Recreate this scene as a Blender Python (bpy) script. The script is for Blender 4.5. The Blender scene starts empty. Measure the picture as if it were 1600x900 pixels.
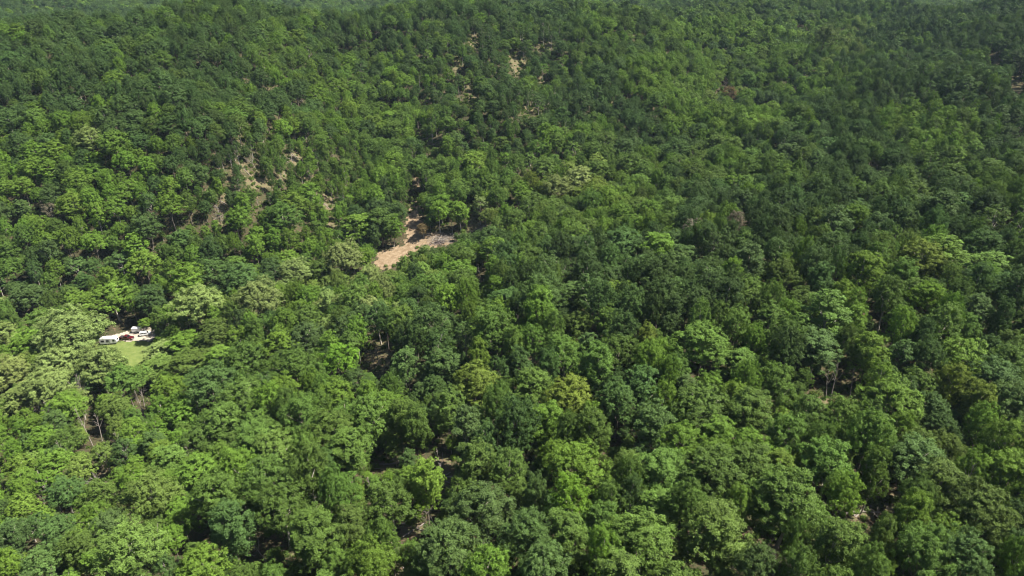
import bpy, bmesh, math, random
import numpy as np
from mathutils import Vector, Matrix

R = math.radians
rng = np.random.default_rng(11)
random.seed(11)
scn = bpy.context.scene
col = scn.collection

# ------------------------------------------------------------------ camera, sky, sun, exposure
CAMZ, PITCH, F = 150.0, R(27.0), 1081.0
cam_data = bpy.data.cameras.new("camera")
cam_data.sensor_width = 36.0
cam_data.lens = F / 1600 * 36
cam_data.clip_start, cam_data.clip_end = 1.0, 12000.0
cam = bpy.data.objects.new("camera", cam_data)
cam.location = (0, 0, CAMZ)
cam.rotation_euler = (R(90) - PITCH, 0, 0)
col.objects.link(cam)
scn.camera = cam

SUN_EL, SUN_AZ = R(56), R(92)          # azimuth clockwise from +Y: the sun stands to the right
world = bpy.data.worlds.new("World")
scn.world = world
world.use_nodes = True
wn = world.node_tree
bg = wn.nodes["Background"]
sky = wn.nodes.new("ShaderNodeTexSky")
sky.sky_type = 'NISHITA'
sky.sun_disc = False
sky.sun_elevation, sky.sun_rotation = SUN_EL, SUN_AZ
wn.links.new(sky.outputs[0], bg.inputs[0])
bg.inputs[1].default_value = 0.05
sd = bpy.data.lights.new("sun", 'SUN')
sd.energy, sd.angle, sd.color = 5.0, R(0.53), (1.0, 0.95, 0.86)
sun = bpy.data.objects.new("sun", sd)
to_sun = Vector((math.sin(SUN_AZ) * math.cos(SUN_EL), math.cos(SUN_AZ) * math.cos(SUN_EL), math.sin(SUN_EL)))
sun.rotation_euler = to_sun.to_track_quat('Z', 'Y').to_euler()
sun.location = (200, 100, 400)
col.objects.link(sun)
vs = scn.view_settings
vs.view_transform, vs.look, vs.gamma, vs.use_curve_mapping = 'Standard', 'None', 1, False
vs.exposure = 1.42
scn.render.filter_size = 1.1
scn.cycles.pixel_filter_type = 'BLACKMAN_HARRIS'
scn.cycles.filter_width = 1.1
scn.cycles.max_bounces = 6
scn.cycles.diffuse_bounces = 1
scn.cycles.transmission_bounces = 3
scn.cycles.transparent_max_bounces = 4

HAZE = 0.00004

# ------------------------------------------------------------------ projection helpers (photo pixels, 1600 x 900)
SP, CP = math.sin(PITCH), math.cos(PITCH)


def ray(px, py):
    u, v = (px - 800) / F, (450 - py) / F
    return np.array([u, CP + v * SP, -SP + v * CP])


def at(px, py, D):
    return np.array([0, 0, CAMZ]) + ray(px, py) * D


def project(p):
    x, y, z = p[0], p[1], p[2] - CAMZ
    d = y * CP - z * SP
    up = y * SP + z * CP
    d = max(d, 1e-3)
    return 800 + F * x / d, 450 - F * up / d, d


# ------------------------------------------------------------------ terrain
CAN = 15.0
canopy = [(800, 900, 113), (100, 860, 128), (1500, 860, 110), (1200, 880, 110), (400, 880, 118),
          (100, 700, 188), (400, 700, 165), (800, 700, 150), (1200, 700, 142), (1550, 700, 142),
          (30, 590, 238), (400, 580, 225), (800, 550, 190), (1200, 550, 178), (1550, 550, 180),
          (330, 520, 262), (550, 460, 270), (800, 450, 232), (1100, 450, 212), (1400, 450, 200), (1590, 450, 205),
          (700, 410, 300), (900, 350, 300), (1200, 350, 268), (1500, 350, 250),
          (830, 300, 350), (1000, 260, 375), (1250, 250, 330), (1500, 250, 305),
          (1130, 170, 505), (1300, 150, 440), (1500, 120, 420), (1590, 200, 350),
          (1250, 90, 580), (1400, 60, 600), (1550, 40, 560), (1590, 5, 680), (1330, 30, 720), (1200, 7, 800), (1400, 6, 880), (1080, 11, 760),
          (300, 450, 295), (300, 350, 318), (300, 250, 325), (300, 150, 352), (300, 50, 430), (330, 2, 460),
          (30, 400, 300), (50, 300, 325), (50, 200, 355), (50, 100, 400), (0, 62, 430), (110, 44, 445), (200, 20, 455),
          (520, 330, 350), (550, 250, 392), (560, 150, 465), (540, 60, 515), (600, 15, 540), (465, 38, 515),
          (760, 150, 428), (800, 80, 510), (800, 4, 590), (950, 200, 420), (1000, 100, 500), (980, 18, 600)]
groundp = [(200, 530, 288), (620, 400, 345), (640, 350, 366), (680, 220, 425), (245, 515, 293), (170, 545, 284)]
ctrl = []
for a in canopy:
    p = at(*a)
    ctrl.append((p[0], p[1], p[2] - CAN))
for a in groundp:
    ctrl.append(tuple(at(*a)))
ctrl += [(0, 0, 42), (-200, 0, 40), (200, 0, 50), (0, -250, 40), (-500, -100, 40), (500, -100, 60), (-450, 250, 8), (450, 250, 60), (-600, 450, 60),
         (620, 450, 80), (-260, 640, 58), (-480, 620, 55), (-110, 720, 55), (40, 800, 52), (160, 830, 50), (-700, 700, 40), (700, 750, 85),
         (300, 1000, 70), (420, 960, 80), (620, 1000, 95), (0, 1000, 45), (-500, 950, 40)]
ctrl = np.array(ctrl)


def tps_fit(c):
    n = len(c)
    P = c[:, :2] / 100
    d = np.linalg.norm(P[:, None] - P[None], axis=2)
    K = np.where(d > 0, d * d * np.log(d + 1e-9), 0) + np.eye(n) * 0.02
    A = np.zeros((n + 3, n + 3))
    A[:n, :n] = K
    A[:n, n] = 1
    A[:n, n + 1:] = P
    A[n:, :n] = A[:n, n:].T
    return P, np.linalg.solve(A, np.concatenate([c[:, 2], np.zeros(3)]))


TP, TW = tps_fit(ctrl)


def sstep(a, b, x):
    t = np.clip((x - a) / (b - a), 0, 1)
    return t * t * (3 - 2 * t)


CLR = at(205, 530, 288)


def zfun(X, Y):
    q = np.stack([X.ravel(), Y.ravel()], 1) / 100
    z = np.zeros(len(q))
    for s in range(0, len(q), 20000):
        qq = q[s:s + 20000]
        d = np.linalg.norm(qq[:, None] - TP[None], axis=2)
        z[s:s + 20000] = (d * d * np.log(d + 1e-9)) @ TW[:-3] + TW[-3] + qq @ TW[-2:]
    z = z.reshape(X.shape)
    roll = (48 + 26 * np.sin(X / 310 + 1.0) * np.cos(Y / 270 + 0.4) + 15 * np.sin(X / 140 - Y / 190) + 12 * np.sin(Y / 95 + X / 400))
    far = sstep(900, 1200, np.hypot(X * 0.75, Y)) 
    z = np.clip(z, -15, 130) * (1 - far) + roll * far
    z = z + (0.9 * np.sin(X / 17 + 2 * np.sin(Y / 31)) + 0.8 * np.sin(Y / 13 + 1.7 * np.sin(X / 23)) + 0.35 * np.sin(X / 5.3 + Y / 6.1))
    z = z + sstep(350, 430, Y) * (4.5 * np.sin((X * .9 + Y * .35) / 21 + 1.2 * np.sin(Y / 60)) + 2.5 * np.sin((X * .5 - Y * .8) / 15))
    flat = 1 - sstep(14, 34, np.hypot(X - CLR[0], Y - CLR[1]))
    return z * (1 - flat) + CLR[2] * flat


def axis_steps(lo, a, b, hi, fine, grow):
    mid = np.arange(a, b + 1e-6, fine)
    out, s, v = [], fine, b
    while v < hi:
        s *= grow
        v += s
        out.append(v)
    left, s, v = [], fine, a
    while v > lo:
        s *= grow
        v -= s
        left.append(v)
    return np.concatenate([left[::-1], mid, out])


GX = axis_steps(-6000, -420, 560, 6000, 5.0, 1.09)
GY = axis_steps(-3000, 20, 820, 9000, 5.0, 1.08)
XX, YY = np.meshgrid(GX, GY, indexing='ij')
GZ = zfun(XX, YY)


def hz(x, y):
    """height of the ground sheet itself (each cell split along the same diagonal as the mesh)"""
    i = int(np.clip(np.searchsorted(GX, x) - 1, 0, len(GX) - 2))
    j = int(np.clip(np.searchsorted(GY, y) - 1, 0, len(GY) - 2))
    u = (x - GX[i]) / (GX[i + 1] - GX[i])
    v = (y - GY[j]) / (GY[j + 1] - GY[j])
    a, b, c, d = GZ[i, j], GZ[i + 1, j], GZ[i + 1, j + 1], GZ[i, j + 1]
    return a + u * (b - a) + v * (c - b) if u >= v else a + v * (d - a) + u * (c - d)


def hzv(X, Y):
    i = np.clip(np.searchsorted(GX, X) - 1, 0, len(GX) - 2)
    j = np.clip(np.searchsorted(GY, Y) - 1, 0, len(GY) - 2)
    u = (X - GX[i]) / (GX[i + 1] - GX[i])
    v = (Y - GY[j]) / (GY[j + 1] - GY[j])
    a, b, c, d = GZ[i, j], GZ[i + 1, j], GZ[i + 1, j + 1], GZ[i, j + 1]
    return np.where(u >= v, a + u * (b - a) + v * (c - b), a + v * (d - a) + u * (c - d))


def hit(px, py, lift=0.0):
    """where the line of sight meets the ground lifted by LIFT"""
    r = ray(px, py)
    t = 60.0
    while t < 2500:
        p = np.array([0, 0, CAMZ]) + r * t
        if p[2] < hz(p[0], p[1]) + lift:
            break
        t += 1.0
    return p[0], p[1]


# ------------------------------------------------------------------ mesh + material helpers
def mesh_obj(name, verts, faces, mats, parent=None, link=True, fattr=None, midx=None, smooth=False):
    me = bpy.data.meshes.new(name)
    me.from_pydata(verts, [], faces)
    for m in mats:
        me.materials.append(m)
    if fattr is not None:
        a = me.attributes.new("leaf_var", 'FLOAT', 'FACE')
        a.data.foreach_set('value', np.asarray(fattr, dtype=np.float32))
    if midx is not None:
        me.polygons.foreach_set('material_index', np.asarray(midx, dtype=np.int32))
    if smooth:
        me.polygons.foreach_set('use_smooth', np.ones(len(me.polygons), dtype=bool))
    o = bpy.data.objects.new(name, me)
    if link:
        col.objects.link(o)
    if parent:
        o.parent = parent
    return o


def tag(o, label=None, cat=None, group=None, kind=None):
    for k, v in (("label", label), ("category", cat), ("group", group), ("kind", kind)):
        if v:
            o[k] = v
    return o


def empty(name, loc, rz=0):
    o = bpy.data.objects.new(name, None)
    o.empty_display_size = 0.5
    o.location = loc
    o.rotation_euler = (0, 0, rz)
    col.objects.link(o)
    return o


def new_mat(name):
    m = bpy.data.materials.new(name)
    m.use_nodes = True
    nt = m.node_tree
    b = nt.nodes["Principled BSDF"]
    return m, nt, b


def plain(name, c, rough=0.6, metal=0.0, noise=0.0, scale=8.0, coat=0.0):
    m, nt, b = new_mat(name)
    b.inputs['Roughness'].default_value = rough
    b.inputs['Metallic'].default_value = metal
    b.inputs['Coat Weight'].default_value = coat
    if noise:
        tc = nt.nodes.new("ShaderNodeTexCoord")
        n = nt.nodes.new("ShaderNodeTexNoise")
        n.inputs['Scale'].default_value = scale
        n.inputs['Detail'].default_value = 6
        r = nt.nodes.new("ShaderNodeValToRGB")
        r.color_ramp.elements[0].position, r.color_ramp.elements[1].position = 0.3, 0.7
        r.color_ramp.elements[0].color = (*[max(0, v * (1 - noise)) for v in c], 1)
        r.color_ramp.elements[1].color = (*[min(1, v * (1 + noise)) for v in c], 1)
        nt.links.new(tc.outputs['Object'], n.inputs['Vector'])
        nt.links.new(n.outputs[0], r.inputs[0])
        nt.links.new(r.outputs[0], b.inputs['Base Color'])
    else:
        b.inputs['Base Color'].default_value = (*c, 1)
    return m


def leaf_material():
    m, nt, b = new_mat("leaves")
    t = nt.nodes.new("ShaderNodeAttribute")
    t.attribute_type, t.attribute_name = 'INSTANCER', "tint"
    v = nt.nodes.new("ShaderNodeAttribute")
    v.attribute_type, v.attribute_name = 'GEOMETRY', "leaf_var"
    mr = nt.nodes.new("ShaderNodeMapRange")
    mr.inputs['To Min'].default_value, mr.inputs['To Max'].default_value = 0.5, 1.5
    nt.links.new(v.outputs['Fac'], mr.inputs['Value'])
    sc = nt.nodes.new("ShaderNodeVectorMath")
    sc.operation = 'SCALE'
    nt.links.new(t.outputs['Color'], sc.inputs[0])
    nt.links.new(mr.outputs[0], sc.inputs['Scale'])
    nt.links.new(sc.outputs[0], b.inputs['Base Color'])
    b.inputs['Roughness'].default_value = 0.5
    b.inputs['Specular IOR Level'].default_value = 0.12
    tr = nt.nodes.new("ShaderNodeBsdfTranslucent")
    ym = nt.nodes.new("ShaderNodeVectorMath")
    ym.operation = 'MULTIPLY'
    ym.inputs[1].default_value = (1.35, 1.35, 0.6)
    nt.links.new(sc.outputs[0], ym.inputs[0])
    nt.links.new(ym.outputs[0], tr.inputs['Color'])
    mx = nt.nodes.new("ShaderNodeMixShader")
    mx.inputs[0].default_value = 0.13
    nt.links.new(b.outputs[0], mx.inputs[1])
    nt.links.new(tr.outputs[0], mx.inputs[2])
    nt.links.new(mx.outputs[0], nt.nodes['Material Output'].inputs['Surface'])
    return m


M_LEAF = leaf_material()
M_BARK = plain("bark", (0.16, 0.13, 0.10), 0.9, noise=0.45, scale=3)
M_PALEBARK = plain("pale_bark", (0.36, 0.32, 0.27), 0.9, noise=0.35, scale=2)
M_DEADWOOD = plain("weathered_wood", (0.22, 0.19, 0.16), 0.95, noise=0.4, scale=2)
M_TWIG = plain("dark_twigs", (0.17, 0.13, 0.12), 0.95, noise=0.3, scale=2)


def soil_material(name, stops, scale, bump=0.4):
    m, nt, b = new_mat(name)
    b.inputs['Roughness'].default_value = 1.0
    b.inputs['Specular IOR Level'].default_value = 0.1
    tc = nt.nodes.new("ShaderNodeTexCoord")
    n1 = nt.nodes.new("ShaderNodeTexNoise")
    n1.inputs['Scale'].default_value, n1.inputs['Detail'].default_value = scale, 10
    n1.inputs['Roughness'].default_value = 0.7
    r = nt.nodes.new("ShaderNodeValToRGB")
    e = r.color_ramp.elements
    e[0].position, e[0].color = stops[0][0], (*stops[0][1], 1)
    e[1].position, e[1].color = stops[-1][0], (*stops[-1][1], 1)
    for p, c in stops[1:-1]:
        x = e.new(p)
        x.color = (*c, 1)
    nt.links.new(tc.outputs['Object'], n1.inputs['Vector'])
    nt.links.new(n1.outputs[0], r.inputs[0])
    nt.links.new(r.outputs[0], b.inputs['Base Color'])
    bp = nt.nodes.new("ShaderNodeBump")
    bp.inputs['Strength'].default_value = bump
    bp.inputs['Distance'].default_value = 0.5
    nt.links.new(n1.outputs[0], bp.inputs['Height'])
    nt.links.new(bp.outputs[0], b.inputs['Normal'])
    return m


M_FLOOR = soil_material("forest_floor", [(0.32, (0.03, 0.024, 0.015)), (0.44, (0.085, 0.06, 0.038)), (0.5, (0.035, 0.05, 0.018)), (0.58, (0.07, 0.05, 0.03)), (0.68, (0.17, 0.125, 0.08))], 0.8, 0.8)
M_DIRT = soil_material("tan_dirt", [(0.3, (0.13, 0.085, 0.05)), (0.5, (0.215, 0.158, 0.098)), (0.7, (0.31, 0.235, 0.155))], 0.5, 0.6)
M_SOIL = soil_material("slash_soil", [(0.3, (0.06, 0.065, 0.025)), (0.45, (0.14, 0.10, 0.065)), (0.55, (0.09, 0.10, 0.04)), (0.72, (0.23, 0.175, 0.12))], 0.8, 0.8)
M_GRAVEL = soil_material("pale_gravel", [(0.3, (0.27, 0.23, 0.18)), (0.7, (0.40, 0.35, 0.28))], 1.2, 0.2)
M_LAWN = soil_material("mown_grass", [(0.3, (0.08, 0.115, 0.03)), (0.5, (0.115, 0.15, 0.04)), (0.72, (0.155, 0.18, 0.06))], 0.5, 0.2)

# ------------------------------------------------------------------ ground sheet
nx, ny = len(GX), len(GY)
gverts = np.stack([XX.ravel(), YY.ravel(), GZ.ravel()], 1)
ii, jj = np.meshgrid(np.arange(nx - 1), np.arange(ny - 1), indexing='ij')
a = (ii * ny + jj).ravel()
b_, c_, d_ = a + ny, a + ny + 1, a + 1
tris = np.concatenate([np.stack([a, b_, c_], 1), np.stack([a, c_, d_], 1)])
tag(mesh_obj("ground", gverts.tolist(), tris.tolist(), [M_FLOOR], smooth=True), kind="structure")


def patch(name, outline_px, mat, lift=0.05, world_pts=None, cell=0.8, rag=0.9):
    """a sheet lying on the ground inside an outline given where its edge meets the ground"""
    V, Fc = [], []
    outs = world_pts if world_pts else [[hit(*p) for p in o] for o in outline_px]
    for poly in outs:
        P = np.array(poly)
        lo, hi = P.min(0) - 1.5, P.max(0) + 1.5
        xs = np.arange(lo[0], hi[0] + cell, cell)
        ys = np.arange(lo[1], hi[1] + cell, cell)
        Xc, Yc = np.meshgrid(xs, ys, indexing='ij')
        wob = rag * np.sin(Xc * 1.3 + 2 * np.sin(Yc * .9)) * 0.6
        wob2 = rag * np.sin(Yc * 1.1 + 2 * np.sin(Xc * .7)) * 0.6
        px_, py_ = Xc + wob, Yc + wob2
        ins = np.zeros(Xc.shape, bool)
        n = len(P)
        for k in range(n):
            (x1, y1), (x2, y2) = P[k], P[(k + 1) % n]
            cond = (y1 > py_) != (y2 > py_)
            xi = (x2 - x1) * (py_ - y1) / (y2 - y1 + 1e-12) + x1
            ins ^= cond & (px_ < xi)
        Zc = hzv(Xc, Yc) + lift
        idx = -np.ones(Xc.shape, int)
        for i in range(len(xs) - 1):
            for j in range(len(ys) - 1):
                if ins[i, j]:
                    q = []
                    for di, dj in ((0, 0), (1, 0), (1, 1), (0, 1)):
                        if idx[i + di, j + dj] < 0:
                            idx[i + di, j + dj] = len(V)
                            V.append((Xc[i + di, j + dj], Yc[i + di, j + dj], Zc[i + di, j + dj]))
                        q.append(int(idx[i + di, j + dj]))
                    Fc.append(q)
    return tag(mesh_obj(name, V, Fc, [mat], smooth=True), kind="structure")


# clearing with the vehicles, the tan logging road, bare slopes between the slash
patch("lawn", [[(150, 542), (170, 536), (190, 535), (216, 536), (235, 536), (232, 560), (222, 585), (196, 590), (185, 560), (165, 552)]], M_LAWN, 0.05)
patch("gravel_drive", [[(158, 540), (188, 534), (216, 536), (236, 534), (244, 527), (262, 516), (282, 509), (278, 504), (256, 508), (238, 513), (222, 514), (205, 518), (186, 522), (160, 528)]], M_GRAVEL, 0.10)
patch("dirt_road", [[(586, 424), (588, 398), (612, 390), (632, 384), (634, 366), (634, 345), (641, 326), (650, 312), (658, 318), (655, 340), (660, 362), (690, 366), (706, 372), (704, 382), (676, 388), (662, 394), (640, 400), (622, 412), (606, 424)],
                    [(645, 292), (648, 280), (654, 276), (657, 286), (654, 294)]], M_DIRT, 0.08, rag=1.7)
SOILS = [(462, 248, 17, 11), (438, 272, 14, 6), (345, 322, 13, 26), (515, 318, 15, 16), (400, 286, 24, 11), (478, 282, 14, 9), (682, 220, 20, 9), (738, 62, 8, 14), (735, 150, 7, 22),
         (808, 95, 13, 18), (826, 170, 9, 6), (850, 72, 14, 6), (800, 318, 10, 5), (742, 352, 22, 10), (520, 350, 8, 14), (850, 125, 10, 8), (715, 105, 7, 12), (665, 158, 10, 7),
         (600, 725, 26, 11), (640, 832, 22, 14), (690, 740, 16, 28), (155, 752, 24, 11), (205, 815, 26, 11), (1360, 790, 60, 34), (1285, 768, 14, 12), (1302, 622, 38, 16), (590, 556, 22, 24), (1195, 880, 30, 34),
         (10, 775, 16, 14), (480, 878, 26, 16), (520, 885, 14, 14), (1590, 130, 14, 20), (1500, 140, 10, 10), (1585, 868, 16, 8), (0, 500, 12, 16), (825, 735, 8, 6), (1555, 90, 10, 10), (380, 262, 10, 10)]
patch("bare_soil", [[(x + w * (1 + .25 * math.sin(5 * t + x)) * math.cos(t), y + h * (1 + .25 * math.cos(3 * t + y)) * math.sin(t)) for t in np.linspace(0, 2 * math.pi, 18)[:-1]] for x, y, w, h in SOILS], M_SOIL, 0.06, rag=1.6)


# ------------------------------------------------------------------ tree builders
def tube(V, Fc, pts, rad, sides=6):
    base = len(V)
    n = len(pts)
    for k, p in enumerate(pts):
        p = np.asarray(p, float)
        t = np.asarray(pts[min(k + 1, n - 1)], float) - np.asarray(pts[max(k - 1, 0)], float)
        t /= np.linalg.norm(t) + 1e-9
        u = np.cross(t, [0.31, 0.83, 0.11])
        u /= np.linalg.norm(u) + 1e-9
        w = np.cross(t, u)
        for s in range(sides):
            an = 2 * math.pi * s / sides
            q = p + rad[k] * (math.cos(an) * u + math.sin(an) * w)
            V.append(tuple(q))
    for k in range(n - 1):
        for s in range(sides):
            a0 = base + k * sides + s
            a1 = base + k * sides + (s + 1) % sides
            Fc.append((a0, a1, a1 + sides, a0 + sides))
    Fc.append(tuple(base + (n - 1) * sides + s for s in range(sides)))


def unit_rows(a_):
    return a_ / (np.linalg.norm(a_, axis=-1, keepdims=True) + 1e-9)


def leaves_from_tufts(rg, cen, out, var, n_leaf, spread, size):
    """small rhombic sprays of leaves round each tuft centre"""
    n = len(cen) * n_leaf
    C = np.repeat(cen, n_leaf, 0) + rg.normal(0, 1, (n, 3)) * spread * np.array([1, 1, .8])
    N = unit_rows(np.repeat(out, n_leaf, 0) * 0.9 + np.array([0, 0, .12]) + rg.normal(0, .36, (n, 3)))
    T = unit_rows(np.cross(N, rg.normal(0, 1, (n, 3))))
    B = np.cross(N, T)
    L = (size * rg.uniform(.65, 1.35, n))[:, None]
    W = L * rg.uniform(.5, .8, n)[:, None]
    droop = N * L * .18
    V = np.stack([C - T * L * .6 - droop, C + B * W * .5, C + T * L * .6 - droop, C - B * W * .5], 1).reshape(-1, 3)
    Fi = np.arange(4 * n).reshape(-1, 4)
    f = np.clip(np.repeat(var, n_leaf) * .6 + rg.uniform(0, 1, n) * .4, 0, 1)
    return V, Fi, f


# kinds of crown: radii, centre height, lobes, tuft numbers for a reference tree 18 m tall with a crown radius near 4.8 m
KINDS = {
    'round':  dict(rx=5.0, rz=6.0, cz=11.8, lobes=54, lr=(1.0, 1.8), low=-.75),
    'broad':  dict(rx=5.5, rz=5.2, cz=12.4, lobes=56, lr=(1.0, 1.8), low=-.6),
    'oval':   dict(rx=4.3, rz=7.0, cz=10.8, lobes=56, lr=(.9, 1.6), low=-.85),
    'ragged': dict(rx=5.0, rz=6.2, cz=11.6, lobes=38, lr=(.8, 1.6), low=-.75),
    'sparse': dict(rx=4.4, rz=6.4, cz=11.4, lobes=24, lr=(.7, 1.3), low=-.65),
    'narrow': dict(rx=2.8, rz=7.4, cz=10.2, lobes=36, lr=(.75, 1.3), low=-.9),
}


def build_tree(seed, kind, per_lobe, n_leaf, spread, size, sides=6, limbs=True):
    rg = np.random.default_rng(seed)
    k = KINDS[kind]
    ph = rg.uniform(0, 6.28)
    cen, rad = [], []
    for i in range(k['lobes']):
        z = 1 - (i + .5) / k['lobes'] * (1 - k['low'])
        a_ = ph + i * 2.39996
        s = math.sqrt(max(0, 1 - z * z))
        f = rg.uniform(.62, 1.1) if i % 4 else rg.uniform(.3, .7)
        cen.append([k['rx'] * .8 * s * f * math.cos(a_) + rg.normal(0, .4), k['rx'] * .8 * s * f * math.sin(a_) + rg.normal(0, .4),
                    k['cz'] + k['rz'] * .8 * z * rg.uniform(.75, 1.1)])
        rad.append(rg.uniform(*k['lr']))
    cen.append([rg.normal(0, .4), rg.normal(0, .4), k['cz'] + .3 * k['rz']])
    rad.append(k['lr'][1])
    cen, rad = np.array(cen), np.array(rad)
    tc, to, tv = [], [], []
    mid = np.array([0, 0, k['cz'] - 1.5])
    subs, tufts = per_lobe
    for c0, r0 in zip(cen, rad):
        d = unit_rows(rg.normal(0, 1, (subs, 3)) + np.array([0, 0, .3]) + .5 * unit_rows(c0 - mid))
        sc_ = c0 + d * (r0 * rg.uniform(.7, 1.15, subs))[:, None] * np.array([1, 1, 1.1])
        sr = rg.uniform(.38, .72, subs) * (.6 + .25 * r0)
        lv = rg.normal(0, .13)
        for q in range(subs):
            d2 = unit_rows(rg.normal(0, 1, (tufts, 3)) + np.array([0, 0, .55]) + .5 * d[q])
            tc.append(sc_[q] + d2 * sr[q] * rg.uniform(.75, 1.1, tufts)[:, None] * np.array([1.05, 1.05, 1]))
            to.append(unit_rows(d2 * .75 + .3 * d[q] + .6 * unit_rows(sc_[q] - mid)))
            tv.append(np.clip(rg.normal(.5 + lv, .13) + rg.normal(0, .12, tufts), 0, 1))
    V, Fi, f = leaves_from_tufts(rg, np.concatenate(tc), np.concatenate(to), np.concatenate(tv), n_leaf, spread, size)
    # trunk with its limbs
    TV, TF = [], []
    bend = rg.normal(0, .35, 2)
    top = k['cz'] + .35 * k['rz']
    pts = [(bend[0] * math.sin(t * 2.5), bend[1] * math.sin(t * 2.1), -1.0 + t * (top + 1.0)) for t in np.linspace(0, 1, 6)]
    tube(TV, TF, pts, [.30, .24, .20, .16, .11, .05], sides)
    if limbs:
        for c0 in cen[rg.permutation(len(cen))[:min(11, len(cen))]]:
            h = max(3.5, c0[2] - rg.uniform(2.5, 4.5))
            h = min(h, top - .5)
            t = (h + 1.0) / (top + 1.0)
            b0 = np.array([bend[0] * math.sin(t * 2.5), bend[1] * math.sin(t * 2.1), h])
            m0 = b0 * .5 + c0 * .5 + np.array([0, 0, -.3])
            tube(TV, TF, [b0, m0, c0], [.11, .075, .03], 4)
    return V, Fi, f, TV, TF


def make_pair(seed, kind, bark, *spec):
    V, Fi, f, TV, TF = build_tree(seed, kind, *spec)
    cr = mesh_obj("crown", V.tolist(), Fi.tolist(), [M_LEAF], link=False, fattr=f).data
    tr = mesh_obj("trunk", TV, TF, [bark], link=False, smooth=True).data
    n = len(V)
    both = Fi.tolist() + [tuple(x + n for x in q) for q in TF]
    jn = mesh_obj("tree_of_the_forest", V.tolist() + TV, both, [M_LEAF, bark], link=False, fattr=np.concatenate([f, np.zeros(len(TF))]), midx=[0] * len(Fi) + [1] * len(TF)).data
    return cr, tr, jn


NEAR = []
for i, (kd, bk) in enumerate([('round', M_BARK), ('round', M_PALEBARK), ('broad', M_BARK), ('broad', M_BARK), ('oval', M_BARK), ('oval', M_PALEBARK), ('ragged', M_BARK),
                              ('ragged', M_PALEBARK), ('sparse', M_PALEBARK), ('narrow', M_PALEBARK)]):
    NEAR.append((kd, *make_pair(100 + i, kd, bk, (6, 6), 17, .15, .205)))
FAR = []
for i, (kd, bk) in enumerate([('round', M_BARK), ('broad', M_BARK), ('oval', M_BARK), ('ragged', M_BARK), ('round', M_BARK), ('narrow', M_PALEBARK), ('sparse', M_PALEBARK)]):
    FAR.append((kd, *make_pair(200 + i, kd, bk, (5, 4), 5, .22, .60, 4)))

TONES = {'d': (.042, .071, .020), 'm': (.058, .095, .019), 'b': (.074, .122, .018), 'v': (.088, .126, .028), 'y': (.078, .130, .019), 'o': (.064, .098, .021), 'g': (.051, .085, .024),
         'p': (.114, .146, .045), 'Y': (.084, .148, .016), 'r': (.110, .072, .034), 'k': (.085, .074, .056), 'u': (.088, .118, .020)}
TONE_WORDS = {'v': 'light yellowish-green', 'd': 'dark green', 'm': 'mid-green', 'b': 'bright green', 'y': 'yellow-green', 'o': 'olive green', 'g': 'bluish green', 'p': 'pale cream-green',
              'Y': 'vivid lime-green', 'r': 'rusty brown-leaved', 'k': 'grey-brown half-bare', 'u': 'golden-olive'}
ROWS = ["dddddmdddmdmmmdd",
        "ddddmbmddmmmmddd",
        "bbmdmmmmmoomddmm",
        "mbmmbbbmmmmdddmm",
        "mmbdbpmmdddmmmod",
        "pommmmdddmmmmmdm",
        "ybbmmmmmommmmmod",
        "bybmmmommmmmmmoy",
        "gbommmmgmmmommgm"]


BLOBS = [(1350, 60, 60, 26, 'v'), (1230, 95, 70, 28, 'v'), (1120, 150, 70, 32, 'v'), (1030, 215, 60, 30, 'v'), (950, 262, 60, 24, 'v'), (850, 292, 60, 24, 'v'), (745, 335, 50, 24, 'v'), (640, 420, 50, 14, 'v'), (500, 425, 60, 24, 'v'), (370, 475, 60, 24, 'v'), (60, 560, 70, 40, 'v'), (240, 560, 50, 30, 'v'), (120, 690, 90, 50, 'v'), (150, 840, 110, 40, 'b'),
         (330, 130, 170, 60, 'd'), (60, 90, 130, 60, 'd'), (230, 50, 120, 40, 'd'), (560, 60, 80, 40, 'd'), (930, 160, 70, 50, 'd'), (1020, 215, 70, 40, 'd'), (430, 90, 50, 45, 'm'),
         (520, 175, 45, 28, 'b'), (615, 185, 40, 20, 'b'), (110, 250, 120, 40, 'b'), (60, 210, 70, 20, 'b'), (1160, 62, 140, 36, 'b'), (1050, 120, 90, 40, 'b'), (1230, 110, 60, 36, 'b'), (1110, 190, 80, 30, 'b'),
         (880, 285, 60, 22, 'u'), (990, 258, 60, 22, 'o'), (1430, 190, 60, 45, 'b'), (1480, 60, 130, 60, 'd'), (1300, 250, 130, 60, 'd'), (1400, 330, 150, 50, 'd'), (1000, 400, 140, 45, 'd'), (830, 330, 60, 25, 'o'),
         (1100, 330, 90, 40, 'd'), (140, 400, 110, 50, 'b'), (450, 350, 90, 40, 'b'), (580, 350, 60, 40, 'd'), (650, 520, 90, 40, 'd'), (820, 560, 80, 40, 'd'), (480, 640, 80, 50, 'm')]


def hit_fast(px, py):
    """the same sight line met with a level plane: enough to give each stand of trees its own tone"""
    r = ray(px, py)
    t = (CAMZ - 40) / max(.08, -r[2])
    return r[0] * t, r[1] * t


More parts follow.
